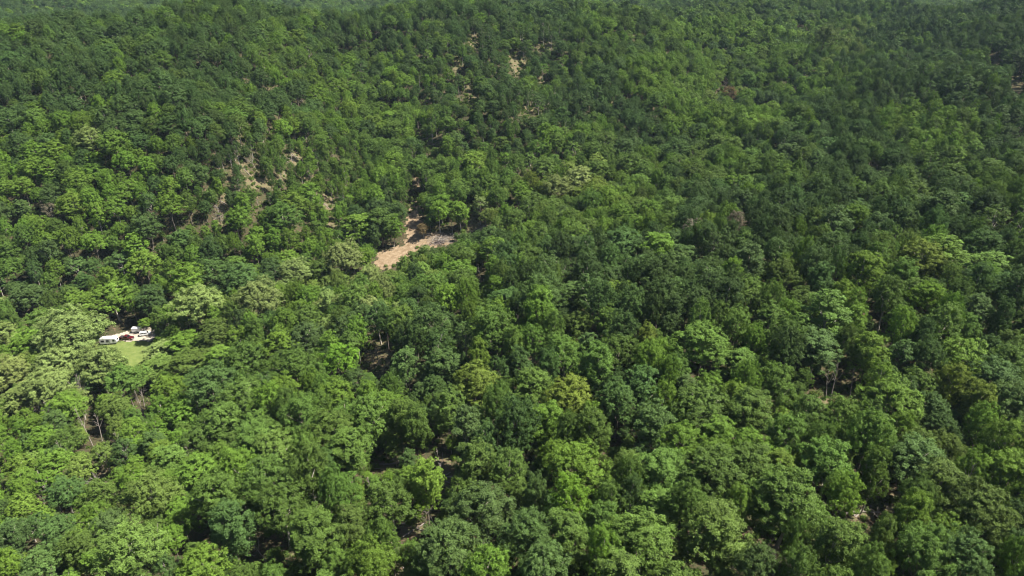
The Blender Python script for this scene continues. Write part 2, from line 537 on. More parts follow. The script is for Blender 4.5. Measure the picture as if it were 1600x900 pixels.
def tone_at(px, py):
    c = int(np.clip((px + rng.normal(0, 45)) // 100, 0, 15))
    r = int(np.clip((py + rng.normal(0, 30)) // 100, 0, 8))
    t = ROWS[r][c]
    for bx, by, bw, bh, bt in BLOBS:
        if ((px - bx) / bw) ** 2 + ((py - by) / bh) ** 2 < rng.uniform(.7, 1.2):
            t = bt
    x, y = hit_fast(px, py)
    stand = math.sin(x / 19 + 1.7 * math.sin(y / 27)) + math.sin(y / 23 + 1.4 * math.sin(x / 31))
    if t in 'dm' and stand > 1.3:
        t = 'b' if t == 'm' else 'm'
    elif t in 'mb' and stand < -1.3:
        t = 'd' if t == 'm' else 'g'
    q = rng.random()
    if q < .15:
        t = str(rng.choice(list("ddmmmmbbgm")))
    elif q < .30 and t != 'd':
        t = 'y'
    return t


# crowns one can pick out in the photo: x, y of the crown, its width, tone, kind
HAND = """200 860 100 o round;235 775 85 o round;317 885 75 b round;285 812 45 y ragged;35 795 45 b round;38 768 34 y ragged;120 855 52 m round;65 880 60 g ragged;90 832 55 g round;155 772 50 m round;
100 768 50 g round;85 726 50 b broad;150 806 45 y ragged;172 822 50 g round;265 718 60 o oval;308 742 70 b round;370 735 60 y round;20 840 50 g round;12 888 50 y round;340 778 80 m round;
360 822 75 d oval;430 705 80 m round;507 728 36 g oval;415 752 80 m round;440 795 85 m round;490 838 90 m oval;545 825 60 o oval;580 888 75 b round;665 752 60 b oval;605 790 80 m ragged;
700 862 100 g broad;755 800 95 g round;762 895 75 y round;742 722 66 o oval;795 735 60 m round;900 733 95 b broad;890 783 74 Y ragged;985 772 38 g oval;835 772 42 g oval;1035 742 85 m round;
1005 848 108 m round;885 838 80 m oval;825 838 80 g round;850 892 80 g round;1125 832 100 o oval;1115 742 90 m oval;1170 735 80 m oval;1180 892 70 g round;1075 790 60 m round;1228 782 105 m oval;
1290 724 80 m oval;1366 732 46 m oval;1316 776 58 b broad;1425 718 85 g oval;1425 806 60 b oval;1308 846 78 o oval;1378 838 44 o oval;1360 895 60 m round;1440 868 88 m broad;1505 872 80 g broad;
1478 758 80 o oval;1528 800 108 o broad;1576 742 80 y round;1585 875 50 b round;1246 896 60 m round;1243 842 40 m ragged;110 522 95 p round;158 573 72 p broad;14 582 62 p round;92 572 72 p round;
48 536 56 b round;8 524 42 p round;75 604 66 p round;28 622 52 p oval;252 546 50 p oval;243 574 58 o oval;292 535 55 b oval;300 562 60 o oval;338 522 54 o round;196 594 60 m broad;
222 590 24 y sparse;142 592 52 d round;105 636 58 b round;264 608 50 y round;250 636 44 b ragged;282 648 52 y round;182 640 50 o round;68 688 52 b round;102 690 52 m ragged;330 602 80 d broad;
382 562 70 m broad;382 622 70 m round;350 660 70 m round;310 692 60 m round;530 560 54 Y ragged;480 528 54 g round;440 540 60 b broad;575 652 66 m round;632 566 42 g oval;574 622 38 b oval;
460 575 70 m broad;700 638 54 m oval;650 664 50 m oval;745 600 66 u round;748 555 42 b oval;692 570 60 g oval;890 622 76 u round;832 606 62 o round;855 662 70 b oval;820 660 26 r ragged;
1010 532 36 u oval;965 628 60 g round;1090 640 92 m round;1022 664 60 g oval;1095 540 88 m round;1172 640 80 m oval;1002 602 64 d oval;1278 542 76 g oval;1358 548 56 y oval;1408 556 40 g narrow;
1502 562 84 b round;1392 632 90 b broad;1490 600 54 u round;1532 626 50 u oval;1535 665 50 y round;1582 630 70 g round;1212 600 60 m oval;1262 650 66 m oval;1312 654 66 m round;1232 682 70 m round;
1572 692 60 y round;1450 464 54 Y round;1335 498 44 b oval;1222 430 52 o broad;1440 402 60 u round;1335 340 46 b round;970 380 62 d oval;1030 385 56 b oval;1085 362 40 k sparse;1150 350 36 k ragged;
310 478 76 p broad;405 468 72 p broad;538 404 60 p broad;462 424 52 p broad;500 424 40 o oval;292 436 62 b oval;176 463 54 b round;236 466 52 d oval;378 438 62 d round;330 425 50 d round;
255 500 20 p ragged;226 505 20 b ragged;246 503 14 p ragged;870 292 46 p broad;905 278 44 p round;932 268 44 o round;985 258 46 o round;700 225 20 b oval;610 186 36 b oval;586 194 36 b oval;
850 262 40 o round;950 40 28 y round;466 58 30 y oval;180 226 52 b broad;140 218 46 p round;80 334 34 k sparse;660 358 22 r ragged;665 392 26 p sparse;575 395 22 d round;720 330 30 b oval;
690 318 34 b oval;675 320 30 m oval;750 320 30 p sparse;560 350 46 b oval;595 345 52 m oval;612 352 36 b oval;1290 60 40 o broad;1480 90 30 d narrow;1530 110 26 d narrow;1560 120 22 g narrow;
1510 130 26 d narrow;1585 90 24 d narrow;1450 110 28 d oval;480 300 36 b oval;455 320 44 b broad;380 320 30 b oval;372 345 40 b round;440 340 60 m round;850 205 26 y oval;738 252 40 b oval;1141 145 22 r ragged"""
GAPS = [(183, 531, 22, 9), (214, 524, 16, 9), (228, 521, 9, 6), (206, 552, 9, 18), (172, 531, 12, 8), (604, 408, 16, 12), (618, 394, 16, 8), (640, 372, 12, 16), (648, 345, 7, 14), (685, 374, 22, 9), (650, 285, 4, 6),
        (690, 735, 10, 30), (600, 724, 13, 6), (640, 832, 9, 6), (155, 750, 16, 9), (205, 814, 16, 7), (1362, 795, 34, 30), (1330, 812, 24, 14), (1285, 768, 10, 12), (1302, 606, 30, 22),
        (588, 556, 18, 26), (1194, 872, 22, 34), (335, 850, 14, 30), (672, 700, 14, 22), (475, 880, 16, 20)] + [(q[0], q[1], q[2] * (.8 if q[1] < 230 else .5), q[3] * (.8 if q[1] < 230 else .5)) for q in SOILS[:18]] + [(1590, 130, 10, 14), (1555, 90, 8, 10)]

DEADSPEC = [((685, 838), (668, 782), 2, "pale", "forked white dead tree standing in front of the dark gap, lower centre"),
             ((634, 898), (616, 828), 1, "pale", "grey many-limbed dead tree below the lower centre soil patch"),
             ((585, 782), (579, 738), 0, "pale", "reddish bare pole left of the lone tall trunk"),
             ((697, 762), (687, 690), 0, "pale", "lone tall pale trunk standing over the tan soil gap"),
             ((12, 772), (1, 722), 0, "pale", "white bare pole leaning at the photo's left edge"),
             ((186, 780), (152, 738), 2, "pale", "longest of the leaning bare stems beside the small soil patch"),
             ((180, 772), (158, 748), 1, "pale", "shorter of the leaning bare stems beside the small soil patch"),
             ((108, 812), (92, 782), 3, "pale", "spreading bare grey stems between low bright crowns, lower left"),
             ((66, 899), (50, 872), 2, "pale", "left arm of the V-shaped dead stems at bottom left"),
             ((68, 899), (78, 872), 1, "pale", "right arm of the V-shaped dead stems at bottom left"),
             ((146, 699), (134, 626), 0, "pale", "tall thin bare pole rising left of centre in the young growth"),
             ((160, 690), (158, 640), 0, "pale", "thin bare pole close beside the tall bare pole"),
             ((226, 652), (220, 604), 0, "pale", "pale trunk under the small yellow-green crown near the lawn"),
             ((312, 578), (316, 550), 2, "pale", "short white forked stem at the pale creek trees' edge"),
             ((282, 598), (278, 580), 1, "pale", "short white stem below the olive creek trees"),
             ((398, 872), (346, 838), 1, "pale", "long pale limb leaning out of the deep shade, bottom left of centre"),
             ((420, 884), (400, 828), 0, "pale", "straight pale pole in the deep shade, bottom left of centre"),
             ((1296, 628), (1298, 560), 0, "pale", "left of two pale trunks standing in the dark gap"),
             ((1327, 622), (1327, 568), 0, "pale", "right of two pale trunks standing in the dark gap"),
             ((1290, 626), (1288, 572), 0, "pale", "thin grey trunk leaning on the two pale trunks' left"),
             ((1376, 824), (1396, 782), 2, "pale", "forked bare stem in the reddish-floored gap, lower right"),
             ((1372, 820), (1366, 786), 1, "pale", "short bare stem beside the forked one in the reddish gap"),
             ((1188, 899), (1178, 862), 3, "twig", "leftmost stem of the bare purplish tangle at the bottom"),
             ((1200, 899), (1206, 850), 3, "twig", "tallest stem of the bare purplish tangle at the bottom"),
             ((1212, 896), (1222, 862), 2, "twig", "rightmost stem of the bare purplish tangle at the bottom"),
             ((1195, 885), (1190, 848), 3, "twig", "rear stem of the bare purplish tangle at the bottom"),
             ((1206, 882), (1212, 846), 1, "twig", "rear right stem of the bare purplish tangle at the bottom"),
             ((401, 268), (392, 238), 1, "pale", "bare grey tree at the top edge of the cut slope"),
             ((392, 276), (380, 256), 0, "pale", "leaning bare pole left of the cut slope's bare grey tree"),
             ((343, 338), (341, 316), 0, "pale", "pale snag on the narrow bare strip, left end of cut slope"),
             ((404, 324), (402, 308), 0, "pale", "short snag in the middle of the cut slope"),
             ((748, 338), (745, 320), 1, "pale", "white stem standing right of the brush pile"),
             ((728, 348), (726, 326), 0, "pale", "bare grey pole just behind the brush pile"),
             ((707, 370), (706, 345), 0, "pale", "bare grey pole rising out of the brush pile"),
             ((752, 440), (748, 410), 0, "pale", "pale crooked trunk below and right of the brush pile"),
             ((593, 574), (590, 540), 0, "pale", "left pale trunk in the thin gap left of centre"),
             ((585, 572), (583, 548), 0, "pale", "thinner pale trunk in the thin gap left of centre"),
             ((642, 612), (638, 586), 0, "pale", "dark-barked bare pole below the thin gap left of centre"),
             ((805, 120), (803, 104), 0, "pale", "bare pole high on the thinned spur"),
             ((720, 160), (718, 140), 0, "pale", "bare pole at left of the thinned spur"),
             ((655, 210), (654, 190), 0, "pale", "bare stem above the small scree patch on the spur"),
             ((1134, 140), (1133, 122), 1, "twig", "dark bare tree in the upper right valley")]
GAPS += [((q[0][0] + q[1][0]) / 2, (q[0][1] + q[1][1]) / 2, 3, abs(q[0][1] - q[1][1]) * .40) for q in DEADSPEC if q[0] not in ((585, 782), (634, 898))]
OPEN = [hit(*q) for q in ((190, 522), (205, 519), (178, 526), (216, 518), (165, 540), (175, 534), (190, 530), (205, 527), (220, 524), (235, 520), (250, 514), (265, 511), (278, 507), (200, 545), (210, 555), (212, 570), (225, 545), (190, 545),
                         (592, 415), (605, 405), (620, 396), (634, 388), (642, 375), (646, 360), (644, 345), (648, 325), (672, 380), (690, 376))]
PROT = []
trees = []          # dicts: x, y, z, r, h, tone, kind, hand
cells = {}
CELL = 6.0


def near_ok(x, y, r, f):
    ci, cj = int(x // CELL), int(y // CELL)
    for i in range(ci - 2, ci + 3):
        for j in range(cj - 2, cj + 3):
            for (x2, y2, r2) in cells.get((i, j), ()):
                if (x - x2) ** 2 + (y - y2) ** 2 < (f * (r + r2)) ** 2:
                    return False
    return True


def put(x, y, r, h, tone, kind, hand, mid=None):
    z = hz(x, y)
    c = (x, y, z + .68 * h)
    px, py, d = project(c)
    trees.append(dict(x=x, y=y, z=z, r=r, h=h, tone=tone, kind=kind, hand=hand, px=px, py=py, d=d, w=2 * r * F / d))
    cells.setdefault((int(x // CELL), int(y // CELL)), []).append((x, y, r))


def hides_gap(x, y, z, r, h):
    cx, cy, d = project((x, y, z + .66 * h))
    rx, ry = r * F / d * 1.08, (.30 * h * .85 + r * .35) * F / d
    for gx, gy, gw, gh in GAPS:
        if ((cx - gx) / (rx + gw)) ** 2 + ((cy - gy) / (ry + gh)) ** 2 < 1:
            return True
    for gx, gy, gw, gd in PROT:
        if d < gd - 2 and ((cx - gx) / (rx + gw)) ** 2 + ((cy - gy) / (ry + gw)) ** 2 < 1:
            return True
    return False


for row in HAND.replace("\n", "").split(";"):
    px, py, w, tone, kind = row.split()
    px, py, w = float(px), float(py), float(w)
    young = px < 330 and py > 590
    h = (12.0 if young else 17.5) * rng.uniform(.93, 1.07)
    if w * 1.0 < 27 and tone in 'pbrkyd' and py > 250:
        h *= .62
    if 225 < px < 310 and 515 < py < 580:
        h *= .7
    small = w < 27 and tone in 'pbrkyd' and py > 250
    for _ in range(4):
        x, y = hit(px, py, .68 * h)
        d = project((x, y, hz(x, y) + .68 * h))[2]
        r = w / 2 * d / F * 1.03
        h = r * 2.3 if small else r * 1.75 if 225 < px < 310 and 515 < py < 580 else max(h, r * 2.45)
    put(x, y, r, h, tone, kind, True)
    if w >= 38 and tone != 'k':
        PROT.append((px, py, w * (.2 if tone in 'pYug' else .1), d))

N_TRY = 260000
ys = 40 + (1250 - 40) * rng.random(N_TRY) ** .8
xs = rng.uniform(-1, 1, N_TRY) * (110 + ys * .98)
KPROB = ['round', 'round', 'broad', 'broad', 'oval', 'oval', 'ragged', 'ragged', 'sparse', 'narrow']
for x, y in zip(xs, ys):
    px, py, d = project((x, y, hz(x, y) + 12))
    if px < -260 or px > 1860 or py > 1150 or py < -80:
        continue
    young = px < 330 and py > 590
    slash = 300 < px < 570 and 205 < py < 372
    spur = 640 < px < 900 and 20 < py < 260
    r = rng.uniform(2.6, 4.3) if young else 3.2 + 4.2 * rng.random() ** 1.25
    f = .74 if d < 260 else .67
    if young:
        f = .84
    if slash:
        r *= .66
        f = .78
    elif spur:
        r *= .78
        f = .78
    elif py < 250 and px > 1300:
        r *= .72
    if min((x - a0) ** 2 + (y - b0) ** 2 for a0, b0 in OPEN) < 42:
        continue
    if not near_ok(x, y, r, f):
        continue
    h = r * rng.uniform(2.9, 3.8) if young else rng.uniform(13.5, 23.0) * (.8 if slash else .74 if spur else .86 if d > 280 else 1) * (.72 + .28 * min(1.15, r / 5))
    if hides_gap(x, y, hz(x, y), r, h):
        continue
    kind = KPROB[rng.integers(10)]
    if young:
        kind = str(rng.choice(['sparse', 'ragged', 'sparse', 'oval', 'ragged', 'round']))
    if spur or slash:
        kind = str(rng.choice(['oval', 'round', 'sparse', 'ragged', 'oval']))
    elif py < 260 and px > 1380:
        kind = str(rng.choice(['oval', 'narrow', 'sparse', 'ragged', 'oval']))
    elif d > 280 and kind in ('sparse', 'narrow', 'oval', 'ragged') and rng.random() < .75:
        kind = str(rng.choice(['round', 'broad']))
    put(x, y, r, h, tone_at(px, py), kind, False)

# understorey: saplings and half-grown trees filling the spaces
n_can = len(trees)
ys = 50 + 620 * rng.random(60000) ** .85
xs = rng.uniform(-1, 1, 60000) * (110 + ys * .9)
for x, y in zip(xs, ys):
    px, py, d = project((x, y, hz(x, y) + 5))
    if px < -60 or px > 1660 or py > 1000 or py < -40:
        continue
    if min((x - a0) ** 2 + (y - b0) ** 2 for a0, b0 in OPEN) < 42:
        continue
    if (px < 330 and py > 600 or 640 < px < 900 and 20 < py < 260 or 300 < px < 570 and 205 < py < 372) and rng.random() < .6:
        continue
    r = rng.uniform(1.5, 2.7)
    if not near_ok(x, y, r, .62):
        continue
    h = r * rng.uniform(2.6, 4.0)
    if hides_gap(x, y, hz(x, y), r, h):
        continue
    put(x, y, r, h, tone_at(px, py), str(rng.choice(['round', 'oval', 'ragged', 'oval'])), False)
print("canopy", n_can, "understorey", len(trees) - n_can)

# line of sight: trees wholly behind a ridge are left out
kept = []
for t in trees:
    if t['hand'] or t['d'] < 140:
        kept.append(t)
        continue
    top = np.array([t['x'], t['y'], t['z'] + t['h']])
    s = np.linspace(.25, .97, 40)
    L = np.array([0, 0, CAMZ])[None] * (1 - s[:, None]) + top[None] * s[:, None]
    if (hzv(L[:, 0], L[:, 1]) + 11 - L[:, 2]).max() < 9:
        kept.append(t)
trees = kept

# far woods: larger, looser crowns on the hills past the first ridges
far_pts = []
ysf = rng.uniform(1000, 3200, 42000)
xsf = rng.uniform(-1, 1, 42000) * ysf * .9
zf = hzv(xsf, ysf)
for x, y, z in zip(xsf, ysf, zf):
    px, py, d = project((x, y, z + 14))
    if px < -80 or px > 1680 or py < -40 or py > 120:
        continue
    top = np.array([x, y, z + 18])
    s = np.linspace(.1, .97, 60)
    L = np.array([0, 0, CAMZ])[None] * (1 - s[:, None]) + top[None] * s[:, None]
    if (hzv(L[:, 0], L[:, 1]) + 11 - L[:, 2]).max() < 9:
        far_pts.append(dict(x=x, y=y, z=z, r=rng.uniform(5, 8), h=17, tone=str(rng.choice(list('dmmbg'))), kind='round', hand=False, px=px, py=py, d=d, w=9))


def tint_of(t):
    c = np.array(TONES[t['tone']]) * (rng.uniform(.85, 1.0) if t['tone'] in 'yYu' else rng.uniform(.78, 1.22)) * 1.6
    return tuple(float(v) for v in np.clip(c * rng.uniform(.95, 1.05, 3) * np.array([.99, 1.02, .95]), 0, 1))


# ------------------------------------------------------------------ the trees that show largest: one thing each
def in_frame(t):
    return -t['w'] * .3 < t['px'] < 1600 + t['w'] * .3 and -5 < t['py'] < 900 + t['w'] * .35


LAND = [("the white camper trailer", 173, 532), ("the tan dirt road bend", 620, 400), ("the grey brush pile", 690, 374), ("the forked white dead tree", 672, 805), ("the vivid lime-green tree", 890, 783),
        ("the bare purplish tangle", 1195, 872), ("the dark gap with two pale trunks", 1305, 610), ("the reddish-floored gap", 1362, 800), ("the leaning bare stems", 168, 762), ("the tall bare pole", 140, 665),
        ("the lone tall trunk", 695, 740), ("the small golden crown", 1010, 532), ("the mown lawn", 206, 552), ("the V-shaped dead stems", 66, 886), ("the bright crown by the right edge", 1450, 464)]
SHAPE_WORDS = {'round': 'round', 'broad': 'broad', 'oval': 'tall oval', 'ragged': 'ragged', 'sparse': 'thin', 'narrow': 'narrow'}
used = set()


def tree_label(t):
    tw, sw = TONE_WORDS[t['tone']], SHAPE_WORDS[t['kind']]
    best = min(LAND, key=lambda l: math.hypot(l[1] - t['px'], l[2] - t['py']))
    dx, dy = t['px'] - best[1], t['py'] - best[2]
    dist = math.hypot(dx, dy)
    big = t['w']
    if 12 < dist < 90 + big * .3:
        if abs(dx) > abs(dy) * 1.6:
            rel = "to the right of" if dx > 0 else "to the left of"
        elif abs(dy) > abs(dx) * 1.6:
            rel = "standing in front of" if dy > 0 else "standing behind"
        else:
            rel = ("below and " if dy > 0 else "above and ") + ("right of" if dx > 0 else "left of")
        s = f"{tw} tree with {sw} crown {rel} {best[0]}"
        if s not in used and len(s.replace('-', ' ').split()) <= 16:
            used.add(s)
            return s
    a_ = int(round(np.clip(t['px'], 0, 1600) / 16))
    b0 = int(round(np.clip(t['py'], 0, 900) / 9))
    s = f"{tw} {sw}-crowned tree {a_} percent across the photo, {b0} percent down from its top"
    while s in used:
        b0 += 1
        s = f"{tw} {sw}-crowned tree {a_} percent across the photo, {b0} percent down from its top"
    used.add(s)
    return s


GROUPS = {'p': 'pale trees along the creek', 'r': 'brown-leaved trees', 'k': 'half-bare trees'}
shown = [t for t in trees if in_frame(t)]
shown.sort(key=lambda t: -(t['w'] + (40 if t['hand'] and t['tone'] in 'pYurk' else 15 if t['hand'] else 0)))
single = shown[:300]
ids = {id(t) for t in single}
by_kind = {}
for i, p in enumerate(NEAR):
    by_kind.setdefault(p[0], []).append(i)
REF_R, REF_H = {'round': 5.2, 'broad': 5.7, 'oval': 4.6, 'ragged': 5.1, 'sparse': 4.5, 'narrow': 3.1}, {'round': 18.2, 'broad': 18.0, 'oval': 18.2, 'ragged': 18.2, 'sparse': 18.2, 'narrow': 18.2}
for t in single:
    kd, cr, tr, jn = NEAR[int(rng.choice(by_kind[t['kind']]))]
    name = "pale_tree" if t['tone'] == 'p' else "broadleaf_tree"
    e = empty(name, (t['x'], t['y'], t['z']), rng.uniform(0, 6.28))
    sx = t['r'] / REF_R[kd]
    e.scale = (sx * rng.uniform(.94, 1.06), sx * rng.uniform(.94, 1.06), t['h'] / REF_H[kd])
    tag(e, tree_label(t), "tree", GROUPS.get(t['tone'], "broadleaf trees of the near forest"))
    c = bpy.data.objects.new("crown", cr)
    c['tint'] = tint_of(t)
    k = bpy.data.objects.new("trunk", tr)
    for o in (c, k):
        col.objects.link(o)
        o.parent = e


# ------------------------------------------------------------------ the rest of the forest: one object scattering whole trees
def scatter(name, pts, protos, seedname):
    """pts: rows of x, y, z, proto index, rz, sx, sz, tint"""
    cl = bpy.data.collections.new(seedname)
    # the scattered kinds are themselves real plants of this mass: one of each stands at a point of its own and is copied to the rest
    col.children.link(cl)
    kinds = []
    for i, me in enumerate(protos):
        o = bpy.data.objects.new(f"{seedname}.{i + 1:03d}", me)
        cl.objects.link(o)
        kinds.append(o)
    for i, o in enumerate(kinds):
        j = next(k for k in range(len(pts)) if pts[k][3] == i)
        p = pts.pop(j)
        o.location, o.rotation_euler, o.scale = p[0:3], (0, 0, p[4]), (p[5], p[5], p[6])
        o['tint'] = p[7]
    me = bpy.data.meshes.new(name)
    me.from_pydata([p[0:3] for p in pts], [], [])
    n = len(pts)
    a1 = me.attributes.new("pick", 'INT', 'POINT')
    a1.data.foreach_set('value', np.array([p[3] for p in pts], dtype=np.int32))
    a2 = me.attributes.new("turn", 'FLOAT_VECTOR', 'POINT')
    a2.data.foreach_set('vector', np.array([(0, 0, p[4]) for p in pts], dtype=np.float32).ravel())
    a3 = me.attributes.new("size", 'FLOAT_VECTOR', 'POINT')
    a3.data.foreach_set('vector', np.array([(p[5], p[5], p[6]) for p in pts], dtype=np.float32).ravel())
    a4 = me.attributes.new("tint", 'FLOAT_COLOR', 'POINT')
    a4.data.foreach_set('color', np.array([(*p[7], 1) for p in pts], dtype=np.float32).ravel())
    o = bpy.data.objects.new(name, me)
    col.objects.link(o)
    for k in kinds:
        k.parent = o
    ng = bpy.data.node_groups.new(name, 'GeometryNodeTree')
    ng.interface.new_socket("Geometry", in_out='INPUT', socket_type='NodeSocketGeometry')
    ng.interface.new_socket("Geometry", in_out='OUTPUT', socket_type='NodeSocketGeometry')
    N, L = ng.nodes, ng.links
    gi, go = N.new('NodeGroupInput'), N.new('NodeGroupOutput')
    ci = N.new('GeometryNodeCollectionInfo')
    ci.inputs['Collection'].default_value = cl
    ci.inputs['Separate Children'].default_value = True
    ci.inputs['Reset Children'].default_value = True
    ip = N.new('GeometryNodeInstanceOnPoints')
    ip.inputs['Pick Instance'].default_value = True
    L.new(gi.outputs[0], ip.inputs['Points'])
    L.new(ci.outputs[0], ip.inputs['Instance'])
    for key, typ, sock in (("pick", 'INT', 'Instance Index'), ("size", 'FLOAT_VECTOR', 'Scale'), ("turn", 'FLOAT_VECTOR', 'Rotation')):
        na = N.new('GeometryNodeInputNamedAttribute')
        na.data_type = typ
        na.inputs['Name'].default_value = key
        if key == "turn":
            er = N.new('FunctionNodeEulerToRotation')
            L.new(na.outputs['Attribute'], er.inputs[0])
            L.new(er.outputs[0], ip.inputs[sock])
        else:
            L.new(na.outputs['Attribute'], ip.inputs[sock])
    L.new(ip.outputs[0], go.inputs[0])
    md = o.modifiers.new("scatter", 'NODES')
    md.node_group = ng
    return o


fk = {}
for i, p in enumerate(FAR):
    fk.setdefault(p[0], []).append(i)
protos = [p[3] for p in NEAR] + [p[3] for p in FAR]
rest = []
for t in trees + far_pts:
    if id(t) in ids:
        continue
    if t['d'] < 600:
        i = int(rng.choice(by_kind[t['kind']]))
    else:
        i = len(NEAR) + int(rng.choice(fk[t['kind']]))
    rest.append((t['x'], t['y'], t['z'], i, rng.uniform(0, 6.28), t['r'] / REF_R[t['kind']], t['h'] / REF_H[t['kind']], tint_of(t)))
tag(scatter("forest", rest, protos, "forest_tree"), "mixed broadleaf forest covering the far hillsides and valley", "forest", kind="stuff")
print("TREES", len(single), len(rest), len(far_pts), file=open("/tmp/n.txt", "w"))


# ------------------------------------------------------------------ low growth on the forest floor and in the cut patches
def shrub_mesh(seed, n_tuft, n_leaf, size):
    rg = np.random.default_rng(seed)
    d = unit_rows(rg.normal(0, 1, (n_tuft, 3)) + np.array([0, 0, .5]))
    d[:, 2] = np.abs(d[:, 2])
    lob = 1 + .35 * np.sin(d[:, 0] * 4 + seed) * np.cos(d[:, 1] * 5)
    p = d * lob[:, None] * rg.uniform(.6, 1.05, n_tuft)[:, None] * np.array([1, 1, .9]) + np.array([0, 0, .15])
    V, Fi, f = leaves_from_tufts(rg, p, d, np.clip(rg.normal(.5, .25, n_tuft), 0, 1), n_leaf, .12, size)
    return mesh_obj("leaves", V.tolist(), Fi.tolist(), [M_LEAF], link=False, fattr=f).data


SHRUBS = [shrub_mesh(300 + i, 45, 8, .22) for i in range(4)]
und = []
yu = np.concatenate([60 + 560 * rng.random(26000) ** .9, rng.uniform(290, 640, 9000), rng.uniform(55, 230, 7000)])
xu = np.concatenate([rng.uniform(-1, 1, 26000) * (90 + yu[:26000] * .8), rng.uniform(-190, 70, 9000), rng.uniform(-1, 1, 7000) * (90 + yu[35000:] * .8)])
ROADC = [hit(x, y) for x, y in ((604, 408), (620, 394), (640, 375), (648, 345), (650, 290), (675, 378), (206, 552), (206, 535), (172, 536), (228, 522), (245, 514))]
for x, y in zip(xu, yu):
    z = hz(x, y)
    px, py, d = project((x, y, z))
    if px < -60 or px > 1660 or py > 980 or py < -20:
        continue
    if min((x - a0) ** 2 + (y - b0) ** 2 for a0, b0 in ROADC) < (30 if py < 450 else 81):
        continue
    cut = (300 < px < 570 and 200 < py < 372) or (640 < px < 900 and 20 < py < 260)
    if not cut and math.sin(x / 9 + 1.3 * math.sin(y / 7)) + math.sin(y / 11) < rng.uniform(-1.2, 1.6):
        continue
    s = rng.uniform(.5, 1.5)
    tn = str(rng.choice(list('mbbyoopu')))
    und.append((x, y, z, int(rng.integers(4)), rng.uniform(0, 6.28), s, s * rng.uniform(.7, 1.2), tuple(np.array(TONES[tn]) * rng.uniform(.9, 1.2))))
tag(scatter("undergrowth", und, SHRUBS, "undergrowth_shrub"), "low green undergrowth on the forest floor between the trunks", "undergrowth", kind="stuff")


# ------------------------------------------------------------------ bare and dead trees
def dead_meshes(seed, spread=.5, twigs=True, n=9):
    """a bare stem one metre tall, tapered, with forked limbs; scaled by its Empty"""
    rg = np.random.default_rng(seed)
    V, Fc, BV, BF = [], [], [], []
    bx, by = rg.normal(0, .03, 2)
    st = [(bx * math.sin(3 * t), by * math.sin(2.5 * t), t) for t in np.linspace(-.05, 1, 7)]
    tube(V, Fc, st, [.022, .019, .016, .013, .010, .007, .003], 6)
    for i in range(n):
        h = rg.uniform(.35, .92)
        a_ = rg.uniform(0, 6.28)
        ln = (1.05 - h) * rg.uniform(.45, .8) * (spread / .5)
        b0 = np.array([bx * math.sin(3 * h), by * math.sin(2.5 * h), h])
        d = np.array([math.cos(a_) * .7, math.sin(a_) * .7, rg.uniform(.5, 1.1)])
        m0 = b0 + d * ln * .5
        e0 = b0 + d * ln + np.array([0, 0, .1 * ln])
        tube(BV, BF, [b0, m0, e0], [.010, .007, .0025], 5)
        if twigs:
            for q in range(3):
                s0 = b0 + (e0 - b0) * rg.uniform(.35, .85)
                dd = unit_rows(d[None] + rg.normal(0, .6, (1, 3)))[0]
                tube(BV, BF, [s0, s0 + dd * ln * .4], [.005, .002], 4)
    return V, Fc, BV, BF


DEAD = [dead_meshes(400 + i, spread=(.35, .5, .7, .9)[i % 4], n=(6, 9, 8, 12)[i % 4]) for i in range(6)]
DEAD_ME = {}
for i, (V, Fc, BV, BF) in enumerate(DEAD):
    for mn, mt in (("pale", M_DEADWOOD), ("twig", M_TWIG)):
        DEAD_ME[i, mn] = (mesh_obj("trunk", V, Fc, [mt], link=False, smooth=True).data, mesh_obj("branches", BV, BF, [mt], link=False).data)


def dead_tree(base, tip, var, mat, label, thick=1.0):
    """base and tip are the photo points of foot and top; the stem stands where its foot meets the ground"""
    x, y = hit(*base)
    z = hz(x, y)
    d = project((x, y, z))[2]
    tp = at(tip[0], tip[1], d)
    v = Vector((tp[0] - x, tp[1] - y, tp[2] - z))
    # the top keeps the foot's distance, so a leaning stem is turned upright along the view
    ln = max(v.length, 2.5)
    v.y *= .2
    e = empty("dead_tree", (x, y, z))
    e.rotation_mode = 'QUATERNION'
    e.rotation_quaternion = v.to_track_quat('Z', 'Y') @ Matrix.Rotation(var * 1.7, 3, 'Z').to_quaternion()
    th = min(ln * thick, 8.0)
    e.scale = (th, th, ln)
    tag(e, label, "dead tree", "bare dead trees standing among the leafy ones")
    for nm, me in zip(("trunk", "branches"), DEAD_ME[var % 6, mat]):
        o = bpy.data.objects.new(nm, me)
        col.objects.link(o)
        o.parent = e
    return e


for spec in DEADSPEC:
    dead_tree(*spec, thick=(1.3 if spec[3] == "pale" and spec[2] == 0 else .85))

for i in range(16):
    bx, by = rng.uniform(5, 310), rng.uniform(620, 880)
    hgt = rng.uniform(48, 80)
    e = dead_tree((bx, by), (bx + rng.uniform(-7, 7), by - hgt), int(rng.choice([0, 1, 4])), "pale", "slender bare pale pole among the young bright trees at lower left", thick=1.1)
    e['group'] = "slender bare poles in the young growth"

